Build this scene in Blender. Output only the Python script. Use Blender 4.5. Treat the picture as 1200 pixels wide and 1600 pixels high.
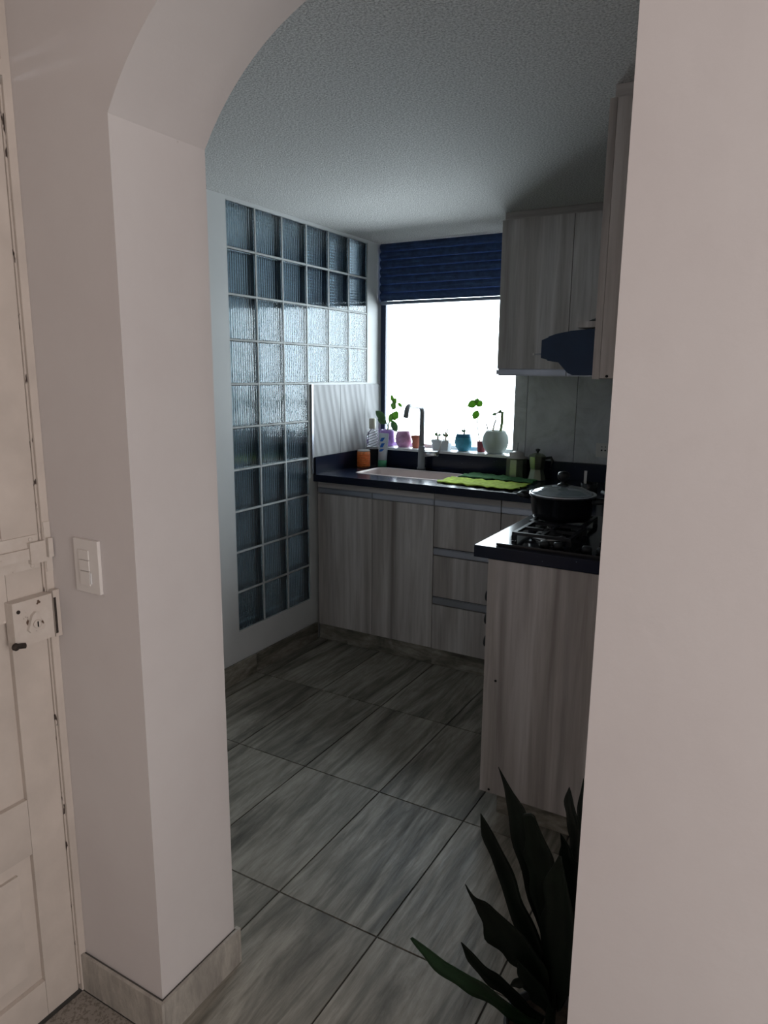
import bpy, bmesh, math, random
from mathutils import Vector, Matrix
random.seed(7)
C = bpy.context.scene.collection
SC = bpy.context.scene
PI = math.pi
for o in list(bpy.data.objects): bpy.data.objects.remove(o)

# ---------------------------------------------------------------- camera
cam = bpy.data.cameras.new('camera'); co = bpy.data.objects.new('camera', cam); C.objects.link(co)
co.location = (2.2403, -2.4878, 1.5057)
co.rotation_euler = (1.375077, -0.00896, 0.52297)
cam.sensor_fit = 'VERTICAL'; cam.sensor_height = 32.0; cam.lens = 32.0 * 1096.34 / 1600.0
cam.clip_start = 0.02
SC.camera = co
# ---------------------------------------------------------------- sky, lights, exposure
w = bpy.data.worlds.new('sky'); SC.world = w; w.use_nodes = True
bg = w.node_tree.nodes['Background']
bg.inputs[0].default_value = (0.84, 0.93, 1.0, 1); bg.inputs[1].default_value = 13.0
vs = SC.view_settings
SC.display_settings.display_device = 'sRGB'
vs.view_transform = 'Standard'; vs.look = 'None'; vs.gamma = 1; vs.use_curve_mapping = False
vs.exposure = 0.12
def area(name, loc, rot, sx, sy, power, col, portal=False, spread=None):
    l = bpy.data.lights.new(name, 'AREA'); l.shape = 'RECTANGLE'; l.size = sx; l.size_y = sy
    l.energy = power; l.color = col
    o = bpy.data.objects.new(name, l); C.objects.link(o); o.location = loc; o.rotation_euler = rot
    if portal: l.cycles.is_portal = True
    return o
# unseen area lamp added behind the viewer's right shoulder to light the hall
area('hall_added_light', (4.02, -2.9, 1.45), (0, math.radians(90), 0), 1.5, 1.8, 43, (1.0, 0.93, 0.895))
# portal guiding the sky through the kitchen window
area('kitchen_window_portal', (0.46, 1.50, 1.6), (math.radians(-90), 0, 0), 1.0, 1.3, 1, (1, 1, 1), portal=True)
try:
    SC.cycles.max_bounces = 14; SC.cycles.transmission_bounces = 10; SC.cycles.transparent_max_bounces = 12
    SC.cycles.diffuse_bounces = 6; SC.cycles.caustics_refractive = True; SC.cycles.caustics_reflective = False
    SC.cycles.sample_clamp_indirect = 4.0
except Exception: pass

# ---------------------------------------------------------------- materials
M = {}
def base(name, col, rough=0.5, metal=0.0, spec=0.5, trans=0.0, ior=1.45, sheen=0.0):
    m = bpy.data.materials.new(name); m.use_nodes = True
    b = m.node_tree.nodes['Principled BSDF']
    b.inputs['Base Color'].default_value = (*col, 1); b.inputs['Roughness'].default_value = rough
    b.inputs['Metallic'].default_value = metal; b.inputs['Specular IOR Level'].default_value = spec
    b.inputs['Transmission Weight'].default_value = trans; b.inputs['IOR'].default_value = ior
    M[name] = m
    return m, m.node_tree, b
def nd(t, k, **kw):
    n = t.nodes.new(k)
    for a, v in kw.items():
        if a.startswith('i_'): n.inputs[a[2:]].default_value = v
        else: setattr(n, a, v)
    return n
def coords(t, scale=(1, 1, 1), rnd=True, obj=True):
    tc = nd(t, 'ShaderNodeTexCoord'); mp = nd(t, 'ShaderNodeMapping'); mp.inputs['Scale'].default_value = scale
    src = tc.outputs['Object']
    if rnd:
        oi = nd(t, 'ShaderNodeObjectInfo'); mu = nd(t, 'ShaderNodeMath', operation='MULTIPLY'); mu.inputs[1].default_value = 37.0
        t.links.new(oi.outputs['Random'], mu.inputs[0])
        ad = nd(t, 'ShaderNodeVectorMath', operation='ADD')
        t.links.new(src, ad.inputs[0]); t.links.new(mu.outputs[0], ad.inputs[1]); src = ad.outputs[0]
    t.links.new(src, mp.inputs['Vector']); return mp.outputs[0]
def noise(t, vec, scale, detail=4, rough=0.55, dist=0.0):
    n = nd(t, 'ShaderNodeTexNoise'); n.inputs['Scale'].default_value = scale; n.inputs['Detail'].default_value = detail
    n.inputs['Roughness'].default_value = rough; n.inputs['Distortion'].default_value = dist
    t.links.new(vec, n.inputs['Vector']); return n.outputs['Fac']
def ramp(t, fac, stops):
    r = nd(t, 'ShaderNodeValToRGB'); e = r.color_ramp.elements
    while len(e) < len(stops): e.new(0.5)
    for el, (p, c) in zip(e, stops): el.position = p; el.color = (*c, 1) if len(c) == 3 else c
    t.links.new(fac, r.inputs[0]); return r.outputs[0]
def mix(t, a, b, fac, mode='MIX'):
    m = nd(t, 'ShaderNodeMix', data_type='RGBA', blend_type=mode)
    for s, v in ((0, fac), (6, a), (7, b)):
        if isinstance(v, (int, float)): m.inputs[s].default_value = v
        elif isinstance(v, tuple): m.inputs[s].default_value = (*v, 1)
        else: t.links.new(v, m.inputs[s])
    return m.outputs[2]
def bump(t, b, h, strength, dist=0.01):
    n = nd(t, 'ShaderNodeBump'); n.inputs['Strength'].default_value = strength; n.inputs['Distance'].default_value = dist
    t.links.new(h, n.inputs['Height']); t.links.new(n.outputs[0], b.inputs['Normal'])
def simple(name, col, rough=0.5, metal=0.0, var=0.06, scale=6, bm=0.0, bscale=40, **k):
    m, t, b = base(name, col, rough, metal, **k)
    v = coords(t)
    f = noise(t, v, scale)
    d = tuple(max(0, c * (1 - var * 2)) for c in col); l = tuple(min(1, c * (1 + var * 2)) for c in col)
    t.links.new(ramp(t, f, [(0.3, d), (0.7, l)]), b.inputs['Base Color'])
    if bm: bump(t, b, noise(t, v, bscale), bm, 0.003)
    return m

# painted plaster of the hall: slightly blotchy off-white, a few tiny chips
m, t, b = base('plaster', (.62, .58, .55), 0.75)
v = coords(t, rnd=False)
c = ramp(t, noise(t, v, 1.6, 5, .6), [(0.3, (.605, .562, .555)), (0.7, (.665, .635, .625))])
chip = ramp(t, noise(t, v, 17, 2, .5), [(0.20, (.40, .33, .28)), (0.225, (1, 1, 1))])
c = mix(t, c, chip, 1.0, 'MULTIPLY')
t.links.new(c, b.inputs['Base Color'])
bump(t, b, noise(t, v, 9, 7, .6), 0.25, 0.006)
# kitchen white wall
simple('kitchen_paint', (.66, .67, .67), 0.6, var=.02, scale=3, bm=.15, bscale=14)
# popcorn ceiling
m, t, b = base('popcorn', (.5, .5, .5), 0.85)
v = coords(t, rnd=False)
f = noise(t, v, 165, 3, .7); g = noise(t, v, 45, 2, .5)
t.links.new(ramp(t, f, [(0.35, (.35, .345, .335)), (0.60, (.77, .76, .74))]), b.inputs['Base Color'])
ml = nd(t, 'ShaderNodeMath', operation='MULTIPLY_ADD'); t.links.new(g, ml.inputs[0]); ml.inputs[1].default_value = .35; t.links.new(f, ml.inputs[2])
bump(t, b, ml.outputs[0], .75, 0.014)
# whitewashed wood laminate with vertical grain
def laminate(name, tint=1.0, axis='z'):
    m, t, b = base(name, (.45, .42, .39), 0.42)
    s = {'z': (1, 1, .055), 'x': (.055, 1, 1)}[axis]
    v = coords(t, s)
    big = noise(t, v, 7.5, 3, .5, .9); fine = noise(t, v, 48, 4, .6, .4); band = noise(t, v, 9, 1, .4, .5)
    k = lambda r, g, bb: (r * tint * .98, g * tint, bb * tint * 1.04)
    c = ramp(t, big, [(0.28, k(.33, .29, .262)), (0.43, k(.56, .51, .475)), (0.56, k(.69, .635, .59)), (0.78, k(.47, .42, .385))])
    c2 = ramp(t, fine, [(0.32, (.70, .68, .66)), (0.6, (1, 1, 1))])
    c3 = ramp(t, band, [(0.42, (.74, .72, .70)), (0.55, (1.0, 1.0, 1.0))])
    c = mix(t, mix(t, c, c2, .75, 'MULTIPLY'), c3, 1.0, 'MULTIPLY')
    t.links.new(c, b.inputs['Base Color']); bump(t, b, fine, .12, .002)
laminate('laminate'); laminate('laminate_strip', .95, 'x')
# grey wood-look porcelain
def porcelain(name, s, k=1.0):
    m, t, b = base(name, (.2, .19, .17), 0.42)
    v = coords(t, s)
    big = noise(t, v, 7, 6, .66, 1.6); fine = noise(t, v, 55, 5, .65, .4); blot = noise(t, coords(t, (1, 1, 1)), 5, 4, .6)
    c = ramp(t, big, [(0.30, (.080 * k, .073 * k, .060 * k)), (0.45, (.21 * k, .198 * k, .168 * k)), (0.58, (.36 * k, .34 * k, .295 * k)), (0.75, (.20 * k, .185 * k, .155 * k))])
    c = mix(t, c, ramp(t, fine, [(0.3, (.62, .61, .59)), (0.62, (1.08, 1.06, 1.04))]), .9, 'MULTIPLY')
    c = mix(t, c, ramp(t, blot, [(0.3, (.72, .71, .69)), (0.6, (1, 1, 1))]), .8, 'MULTIPLY')
    if k > 1.3: c = mix(t, c, (.40, .375, .355), .5)
    t.links.new(c, b.inputs['Base Color'])
    r = ramp(t, fine, [(0.2, (.62, .62, .62)), (0.8, (.34, .34, .34))]); t.links.new(r, b.inputs['Roughness'])
    bump(t, b, mix(t, fine, noise(t, v, 16, 3), .3), .6, .005)
porcelain('floor_porcelain', (1, .11, 1)); porcelain('skirting_porcelain', (1, 1, .35), 1.5); porcelain('kick_porcelain', (.3, .3, 1), 1.1)
simple('grout', (.085, .082, .075), .8)
# terrazzo-like beige hall floor
m, t, b = base('speckle_tile', (.3, .27, .24), 0.5)
v = coords(t)
c = mix(t, ramp(t, noise(t, v, 8, 4), [(0.3, (.22, .20, .175)), (0.7, (.31, .28, .25))]), ramp(t, noise(t, v, 160, 2), [(0.4, (.5, .48, .45)), (0.5, (1, 1, 1))]), .8, 'MULTIPLY')
t.links.new(c, b.inputs['Base Color'])
# black granite with blue-grey flecks; base tinted navy to imitate window haze
m, t, b = base('granite', (.012, .014, .02), 0.19, spec=.22)
v = coords(t, rnd=False)
vo = nd(t, 'ShaderNodeTexVoronoi'); vo.inputs['Scale'].default_value = 55; t.links.new(v, vo.inputs['Vector'])
fl = ramp(t, vo.outputs['Distance'], [(0.05, (.10, .13, .17)), (0.12, (.0, .0, .0))])
fl = mix(t, fl, ramp(t, noise(t, v, 30, 2), [(0.52, (0, 0, 0)), (0.6, (1, 1, 1))]), 1.0, 'MULTIPLY')
t.links.new(mix(t, (.010, .014, .030), fl, 1.0, 'ADD'), b.inputs['Base Color'])
# wavy relief wall tile, pale / marble-like wall tile
m, t, b = base('wavy_tile', (.6, .61, .62), 0.55, spec=.15)
v = coords(t, (1, 1, .28), rnd=False)
wv = nd(t, 'ShaderNodeTexWave', bands_direction='DIAGONAL', wave_profile='SIN'); wv.inputs['Scale'].default_value = 11
wv.inputs['Distortion'].default_value = 2.2; wv.inputs['Detail'].default_value = 1.2; wv.inputs['Detail Scale'].default_value = .8
t.links.new(v, wv.inputs['Vector'])
t.links.new(ramp(t, noise(t, v, 6), [(0.3, (.33, .33, .34)), (0.7, (.43, .43, .44))]), b.inputs['Base Color'])
bump(t, b, wv.outputs['Fac'], .14, .009)
m, t, b = base('marble_tile', (.38, .39, .4), 0.3)
v = coords(t)
c = ramp(t, noise(t, v, 5, 7, .65, 1.2), [(0.3, (.40, .405, .42)), (0.5, (.55, .56, .58)), (0.7, (.64, .65, .67))])
t.links.new(c, b.inputs['Base Color'])
# block glass: ribbed slabs and the coated rim between them
m, t, b = base('block_glass', (.60, .72, .78), 0.04, trans=1.0, ior=1.31)
simple('block_rim', (.055, .078, .092), .22, var=.1, scale=20)
simple('mortar', (.50, .52, .52), .7, var=.08, scale=30, bm=.3)
# window pane: plain clear glass, thin
m = bpy.data.materials.new('pane_glass'); m.use_nodes = True; t = m.node_tree; t.nodes.clear()
o_ = nd(t, 'ShaderNodeOutputMaterial'); tr = nd(t, 'ShaderNodeBsdfTransparent'); gl = nd(t, 'ShaderNodeBsdfGlossy'); mx = nd(t, 'ShaderNodeMixShader'); fr = nd(t, 'ShaderNodeFresnel')
gl.inputs['Roughness'].default_value = .02; fr.inputs[0].default_value = 1.3; tr.inputs[0].default_value = (.96, .98, .98, 1)
t.links.new(fr.outputs[0], mx.inputs[0]); t.links.new(tr.outputs[0], mx.inputs[1]); t.links.new(gl.outputs[0], mx.inputs[2]); t.links.new(mx.outputs[0], o_.inputs[0]); M['pane_glass'] = m
def clearish(name, col, ior=1.45, rough=.03): return base(name, col, rough, trans=1.0, ior=ior)
clearish('lid_glass', (.8, .85, .88)); clearish('clear_plastic', (.88, .9, .9), 1.2); clearish('orange_liquid', (.95, .17, .02), 1.3, .1)
simple('navy_fabric', (.03, .06, .15), .75, var=.15, scale=30)
simple('navy_frame', (.02, .035, .085), .4)
simple('blind_rail', (.16, .2, .28), .4)
simple('white_frame', (.74, .75, .76), .35)
simple('white_plastic', (.70, .67, .645), .35, var=.02)
simple('plate_shadow', (.42, .39, .37), .5)
simple('aluminium', (.40, .41, .46), .32, metal=.85, var=.05)
simple('chrome', (.74, .76, .80), .22, metal=.75, var=.03)
simple('faucet_metal', (.25, .26, .28), .38, metal=.15, var=.05, spec=.3)
simple('brushed_steel', (.55, .54, .54), .28, metal=1, var=.06)
simple('sink_steel', (.66, .57, .55), .42, metal=.1, var=.05)
simple('hood_navy', (.008, .030, .075), .5, var=.1)
simple('black_enamel', (.008, .009, .012), .22, var=.1)
simple('black_plastic', (.011, .012, .014), .4, var=.1)
simple('black_glass', (.006, .008, .014), .12, var=.1, spec=.3)
simple('cast_iron', (.012, .013, .016), .45, var=.1, bm=.2)
simple('gap_black', (.004, .004, .005), .8)
simple('purple_glaze', (.33, .19, .50), .3, var=.15, scale=25); simple('mauve_glaze', (.50, .25, .42), .3, var=.18, scale=25)
simple('terracotta', (.42, .13, .08), .7, var=.08); simple('maroon_clay', (.30, .06, .08), .5, var=.08)
simple('blue_glaze', (.06, .34, .50), .22, var=.15, scale=18); simple('blue_rim', (.02, .16, .30), .25)
simple('celadon', (.52, .58, .55), .35, var=.05); simple('white_ceramic', (.6, .61, .63), .35, var=.03)
simple('soil', (.05, .035, .025), .95, var=.3, scale=60, bm=.6)
for nm, cA, cB in (('fresh_leaf', (.16, .36, .05), (.22, .42, .05)), ('dull_leaf', (.10, .22, .09), (.06, .13, .04))):
    m = simple(nm, cA, .45, var=.2, scale=30); t = m.node_tree; b = t.nodes['Principled BSDF']; out = t.nodes['Material Output']
    tl = nd(t, 'ShaderNodeBsdfTranslucent'); tl.inputs[0].default_value = (*cB, 1); ad = nd(t, 'ShaderNodeMixShader'); ad.inputs[0].default_value = .3
    t.links.new(b.outputs[0], ad.inputs[1]); t.links.new(tl.outputs[0], ad.inputs[2]); t.links.new(ad.outputs[0], out.inputs[0])
simple('stem_green', (.16, .22, .09), .6); simple('dry_stem', (.28, .22, .15), .8, var=.2)
simple('lime_cloth', (.46, .62, .06), .9, var=.12, scale=40, bm=.5, bscale=90); simple('green_cloth', (.08, .24, .09), .9, var=.15, scale=40, bm=.5, bscale=90)
simple('moka_metal', (.30, .33, .24), .3, metal=.85, var=.1); simple('pale_lid', (.55, .52, .5), .35)  # olive in the moka metal imitates the green cloth reflected in it
simple('orange_label', (.85, .24, .08), .5, var=.2, scale=60); simple('orange_bright', (.85, .16, .02), .4)
simple('tube_white', (.58, .66, .72), .3); simple('tube_blue', (.02, .16, .60), .35); simple('tube_green', (.10, .42, .22), .35)
simple('cap_cream', (.62, .60, .50), .4); simple('stripe_dark', (.10, .11, .12), .5)
simple('door_paint', (.56, .50, .45), .5, var=.05, scale=7, bm=.35, bscale=16)
m, t, b = base('chipped_paint', (.56, .50, .45), .5)
v = coords(t, (1, 1, .3))
t.links.new(ramp(t, noise(t, v, 60, 3, .6), [(0.36, (.05, .035, .03)), (0.39, (.55, .49, .44))]), b.inputs['Base Color']); bump(t, b, noise(t, v, 60, 3, .6), .4, .003)
m, t, b = base('lock_paint', (.58, .53, .48), .4)
v = coords(t)
t.links.new(ramp(t, noise(t, v, 24, 4, .6), [(0.34, (.10, .06, .04)), (0.37, (.56, .50, .45)), (.7, (.62, .57, .52))]), b.inputs['Base Color'])
simple('rust_black', (.03, .022, .018), .8, var=.3, scale=60, bm=.5)
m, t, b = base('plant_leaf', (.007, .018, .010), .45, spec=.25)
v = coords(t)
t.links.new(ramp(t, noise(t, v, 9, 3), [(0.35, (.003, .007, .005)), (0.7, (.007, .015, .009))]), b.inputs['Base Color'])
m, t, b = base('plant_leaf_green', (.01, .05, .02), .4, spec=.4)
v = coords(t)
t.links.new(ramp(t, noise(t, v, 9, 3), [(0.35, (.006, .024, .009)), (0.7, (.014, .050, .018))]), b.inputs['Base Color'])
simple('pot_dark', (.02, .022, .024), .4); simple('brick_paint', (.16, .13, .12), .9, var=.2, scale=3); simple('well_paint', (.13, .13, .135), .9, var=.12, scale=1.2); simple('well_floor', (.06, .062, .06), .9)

# ---------------------------------------------------------------- geometry helpers
def mb(): return bmesh.new()
def box(bm, x0, x1, y0, y1, z0, z1, mi=0):
    vs_ = [bm.verts.new(p) for p in ((x0,y0,z0),(x1,y0,z0),(x1,y1,z0),(x0,y1,z0),(x0,y0,z1),(x1,y0,z1),(x1,y1,z1),(x0,y1,z1))]
    for f in ((0,3,2,1),(4,5,6,7),(0,1,5,4),(1,2,6,5),(2,3,7,6),(3,0,4,7)):
        fc = bm.faces.new([vs_[i] for i in f]); fc.material_index = mi
    return bm
def bevel(bm, w=.002, seg=2, ang=30):
    es = [e for e in bm.edges if len(e.link_faces) == 2 and e.calc_face_angle(0) > math.radians(ang)]
    bmesh.ops.bevel(bm, geom=es, offset=w, segments=seg, profile=.6, affect='EDGES', clamp_overlap=True)
    return bm
def bbox(x0, x1, y0, y1, z0, z1, w=.002, seg=2):
    return bevel(box(mb(), x0, x1, y0, y1, z0, z1), w, seg)
def lathe(bm, prof, n=24, c=(0,0,0), mi=0, axis='z', smooth=True, rmod=None):
    rings = []
    for r, h in prof:
        ring = []
        for i in range(n):
            a = 2*PI*i/n; rr = r * (rmod(i, n) if rmod else 1)
            p = {'z': (rr*math.cos(a), rr*math.sin(a), h), 'x': (h, rr*math.cos(a), rr*math.sin(a)), 'y': (rr*math.sin(a), h, rr*math.cos(a))}[axis]
            ring.append(bm.verts.new((p[0]+c[0], p[1]+c[1], p[2]+c[2])))
        rings.append(ring)
    for a, b_ in zip(rings, rings[1:]):
        for i in range(n):
            f = bm.faces.new((a[i], a[(i+1)%n], b_[(i+1)%n], b_[i])); f.material_index = mi; f.smooth = smooth
    for ring in (rings[0], rings[-1]):
        f = bm.faces.new(ring if ring is rings[-1] else ring[::-1]); f.material_index = mi
    return bm
def tube(bm, pts, r, n=8, mi=0, taper=None):
    pts = [Vector(p) for p in pts]; rings = []; up = Vector((0, 0, 1))
    prev = None
    for i, p in enumerate(pts):
        d = (pts[min(i+1, len(pts)-1)] - pts[max(i-1, 0)]).normalized()
        if prev is None:
            a = d.cross(up if abs(d.z) < .9 else Vector((1, 0, 0))).normalized()
        else:
            a = (prev - d*prev.dot(d)).normalized()
        prev = a; b_ = d.cross(a)
        rr = r if taper is None else r * (1 + (taper-1)*i/(len(pts)-1))
        rings.append([bm.verts.new(p + (a*math.cos(2*PI*k/n) + b_*math.sin(2*PI*k/n))*rr) for k in range(n)])
    for a, b_ in zip(rings, rings[1:]):
        for k in range(n):
            f = bm.faces.new((a[k], a[(k+1)%n], b_[(k+1)%n], b_[k])); f.smooth = True; f.material_index = mi
    bm.faces.new(rings[0][::-1]).material_index = mi; bm.faces.new(rings[-1]).material_index = mi
    return bm
def prism(bm, poly, a0, a1, axis='y', mi=0):
    def P(u, v, s): return {'y': (u, s, v), 'x': (s, u, v), 'z': (u, v, s)}[axis]
    A = [bm.verts.new(P(u, v, a0)) for u, v in poly]; B = [bm.verts.new(P(u, v, a1)) for u, v in poly]
    n = len(poly)
    for i in range(n): bm.faces.new((A[i], A[(i+1)%n], B[(i+1)%n], B[i])).material_index = mi
    bm.faces.new(A[::-1]).material_index = mi; bm.faces.new(B).material_index = mi
    return bm
def obj(name, bm, mat, parent=None, origin=None, kind=None, label=None, smooth=False):
    bmesh.ops.recalc_face_normals(bm, faces=bm.faces)
    me = bpy.data.meshes.new(name)
    if origin is None:
        if bm.verts:
            xs = [v.co for v in bm.verts]
            origin = Vector([(min(v[i] for v in xs)+max(v[i] for v in xs))/2 for i in range(3)])
            if parent is None: origin.z = min(v.z for v in xs)
        else: origin = Vector((0,0,0))
    origin = Vector(origin)
    bmesh.ops.translate(bm, verts=bm.verts, vec=-origin)
    bm.to_mesh(me); bm.free()
    for mm in (mat if isinstance(mat, (list, tuple)) else [mat]): me.materials.append(M[mm])
    if smooth:
        for p in me.polygons: p.use_smooth = True
    o = bpy.data.objects.new(name, me); C.objects.link(o)
    o.location = origin
    if parent is not None:
        o.parent = parent; o.matrix_parent_inverse = Matrix.Translation(-world_loc(parent))
    if kind: o['kind'] = kind
    if label: o['label'] = label
    return o
def world_loc(o):
    # nothing here is rotated or scaled, so world positions add up
    if o.parent is None: return Vector(o.location)
    return world_loc(o.parent) + o.matrix_parent_inverse.translation + Vector(o.location)
def thing(name, label, cat, loc=(0,0,0), group=None):
    o = bpy.data.objects.new(name, None); C.objects.link(o); o.location = loc; o.empty_display_size = .05
    o['label'] = label; o['category'] = cat
    if group: o['group'] = group
    return o
def tag(o, label, cat, group=None):
    o['label'] = label; o['category'] = cat
    if group: o['group'] = group
    return o
def struct(name, bm, mat, parent=None): return obj(name, bm, mat, parent, kind='structure')

# ---------------------------------------------------------------- large structure
ZC = 2.263       # kitchen ceiling
YA, YB = -1.56, -1.32   # faces of the arch wall
YW = 1.22        # kitchen back wall
XR = 2.04
# kitchen right side
# floor: slab + tiles
fl = struct('floor', box(mb(), -.12, 4.1, -7.0, 1.5, -.12, -.004), 'grout')
TW, TL, TX, TY = .3342, .5844, .4093, -.4788
def clip_tile(x0, x1, y0, y1, X0, X1, Y0, Y1):
    a, b_, c_, d = max(x0, X0), min(x1, X1), max(y0, Y0), min(y1, Y1)
    return (a, b_, c_, d) if b_-a > .01 and d-c_ > .01 else None
for i in range(-3, 6):
    for j in range(-3, 4):
        r = clip_tile(TX+i*TW+.0026, TX+(i+1)*TW-.0026, TY+j*TL+.0026, TY+(j+1)*TL-.0026, 0.001, XR-.001, -1.57, YW-.001)
        if r: obj('floor_tile', bbox(r[0], r[1], r[2], r[3], -.010, 0, .0012, 1), 'floor_porcelain', fl)
for i in range(0, 10):
    for j in range(0, 5):
        r = clip_tile(.868+i*.33+.002, .868+(i+1)*.33-.002, -1.574-(j+1)*.33+.002, -1.574-j*.33-.002, .868, 4.0, -3.2, -1.574)
        if r: obj('floor_tile', bbox(r[0], r[1], r[2], r[3], -.010, -.001, .0012, 1), 'speckle_tile', fl)
# ceiling of the kitchen and of the hall
struct('ceiling', box(mb(), -.12, XR+.12, YB, 1.62, ZC, ZC+.12), 'popcorn')
struct('ceiling_hall', box(mb(),   .7, 4.25, -7.1, YA, 2.62, 2.72), 'plaster')
# arch wall
cx, zc, ra = (1.136+2.04)/2, 1.672, .532
zs = zc + math.sqrt(ra*ra-(2.04-cx)**2)
a0 = math.atan2(zs-zc, 2.04-cx)
arc = [(cx+ra*math.cos(a0+(PI-2*a0)*k/64), zc+ra*math.sin(a0+(PI-2*a0)*k/64)) for k in range(65)]   # right to left
arc[:11] = [(2.04, arc[10][1])]   # the right springing sits a little higher than the left one
poly = [(2.04, 0)] + arc + [(1.136, 0), (-.12, 0), (-.12, 2.62), (4.1, 2.62), (4.1, 0)]
bm = prism(mb(), poly[::-1], YA, YB, 'y')
bevel(bm, .007, 3, 40)
arch = struct('wall_front', bm, 'plaster')
# hall walls
struct('wall_hall_rear', box(mb(), .75, 4.2, -7.1, -7.0, 0, 2.62), 'plaster')
bm = box(mb(), 4.1, 4.2, -7.0, YB, 0, 2.62)
struct('wall_hall_right', bm, 'plaster')
struct('hall_lamp_panel', bbox(4.03, 4.099, -3.85, -1.95, .65, 2.25, .004), 'white_frame')  # opaque panel added behind the hall lamp; the wall has no opening
# kitchen right side
struct('wall_right', box(mb(), XR, XR+.12, YB+.001, 1.5, 0, ZC-.001), 'kitchen_paint')
# left wall with the L-shaped glass block panel
P = .2; ZT = 2.2445; ZB = ZT-2.0
G = .0105
wl = mb()
box(wl, -.10, 0, YB+.001, -.006, 0, ZC-.001)                 # towards the arch
box(wl, -.10, 0, -.006, 1.196, ZT+.003, ZC-.001)               # strip over the blocks
box(wl, -.10, 0, 1.196, 1.50, 0, ZC-.001)                 # corner and window reveal
box(wl, -.10, 0, -.006, .596, 0, ZB+.003)                     # below the blocks
box(wl, -.10, 0, .596, 1.196, 0, ZT-.8+.003)                  # behind the sink
wall_left = struct('wall_left', wl, 'kitchen_paint')
mo = mb()
for c_ in range(0, 7):
    y = c_*P - .0055
    z0 = ZB if c_ <= 3 else ZT-.8
    box(mo, -.085, -.0015, y-.0042, y+.0042, z0+.003, ZT+.003)
for r_ in range(0, 11):
    z = ZT - r_*P
    y1 = 1.196 if r_ <= 4 else .596
    box(mo, -.085, -.002, -.006, y1, z-.0005, z+.0082)
for v in mo.verts: pass
obj('mortar_joints', mo, 'mortar', wall_left)
# one glass block: two ribbed slabs and a coated rim, shared by all
def block_mesh():
    bm = mb(); h = .0925; n = 12; x = 0
    # front slab: smooth outside, vertical ribs inside; rear slab: horizontal ribs
    def slab(xo, xi, vertical):
        m_ = n*6
        fr = []; bk = []
        for k in range(m_+1):
            s = -h + 2*h*k/m_
            d = .0018*math.cos(2*PI*n*k/m_) if abs(s) < h-.008 else 0
            for arr, xx in ((fr, xo + (.00055*math.cos(2*PI*n*k/m_) if (vertical and abs(s) < h-.008) else 0)), (bk, xi + d*(1 if xi > xo else -1)*-1)):
                if vertical: arr.append((bm.verts.new((xx, s, -h)), bm.verts.new((xx, s, h))))
                else: arr.append((bm.verts.new((xx, -h, s)), bm.verts.new((xx, h, s))))
        for a in (fr, bk):
            for p_, q in zip(a, a[1:]):
                f = bm.faces.new((p_[0], p_[1], q[1], q[0])); f.material_index = 0
                f.smooth = True
        for k in range(m_):
            bm.faces.new((fr[k][0], fr[k+1][0], bk[k+1][0], bk[k][0])); bm.faces.new((fr[k][1], fr[k+1][1], bk[k+1][1], bk[k][1]))
        bm.faces.new((fr[0][0], fr[0][1], bk[0][1], bk[0][0])); bm.faces.new((fr[-1][0], fr[-1][1], bk[-1][1], bk[-1][0]))
    slab(-.004, -.013, True); slab(-.078, -.069, False)
    # rim
    for (y0, y1, z0, z1) in ((-h-.0012, -h-.0002, -h, h), (h+.0002, h+.0012, -h, h), (-h, h, -h-.0012, -h-.0002), (-h, h, h+.0002, h+.0012)):
        box(bm, -.080, -.005, y0, y1, z0, z1, 1)
    bmesh.ops.recalc_face_normals(bm, faces=bm.faces)
    for e in bm.edges:
        if len(e.link_faces) == 2 and e.calc_face_angle(0) > .9: e.smooth = False
    me = bpy.data.meshes.new('glass_block'); bm.to_mesh(me); bm.free()
    me.materials.append(M['block_glass']); me.materials.append(M['block_rim'])
    return me
bme = block_mesh()
for r_ in range(10):
    for c_ in range(6 if r_ < 4 else 3):
        o = bpy.data.objects.new('glass_block', bme); C.objects.link(o)
        o.parent = wall_left; o.matrix_parent_inverse = Matrix.Translation(-world_loc(wall_left))
        o.location = (0, c_*P + .0945, ZT - r_*P - .0968)
# wavy tiles on the left wall above the counter, and their edge trim
for (y0, y1) in ((.628, .889), (.892, 1.155), (1.158, 1.349)):
    obj('wall_tile', bbox(.0005, .0085, y0, y1, 1.052, 1.438, .001, 1), 'wavy_tile', wall_left)
obj('tile_trim', bbox(.0005, .0095, .612, .6265, .962, 1.442, .002, 2), 'aluminium', wall_left)
# back wall with window opening x 0..0.925, z 1.04..ceiling
bk = mb()
box(bk, 0, .925, YW, YW+.13, 0, 1.048)
box(bk, .925, XR+.0, YW, YW+.30, 0, ZC-.001)
wall_back = struct('wall_back', bk, 'kitchen_paint')
for (x0, x1) in ((.928, .998), (1.001, 1.265), (1.268, 1.532), (1.535, 1.80), (1.803, 2.037)):
    obj('wall_tile', bbox(x0, x1, YW-.0085, YW-.0005, 1.052, 1.53, .001, 1), 'marble_tile', wall_back)
# window: navy frame, pane, white sill
YF = 1.372
wf = mb()
box(wf, .002, .036, YF-.02, YF+.02, 1.064, 2.255); box(wf, .89, .923, YF-.02, YF+.02, 1.064, 2.255)
box(wf, .037, .889, YF-.02, YF+.02, 2.215, 2.255)
win = struct('window_1', wf, 'navy_frame')
obj('window_rail', bbox(.037, .889, YF-.02, YF+.02, 1.064, 1.082, .002), 'white_frame', win)
obj('pane', box(mb(), .037, .889, YF, YF+.004, 1.083, 2.214), 'pane_glass', win)
obj('window_sill', bbox(.001, .923, 1.200, 1.392, 1.0495, 1.0625, .002), 'white_frame', win)
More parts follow.
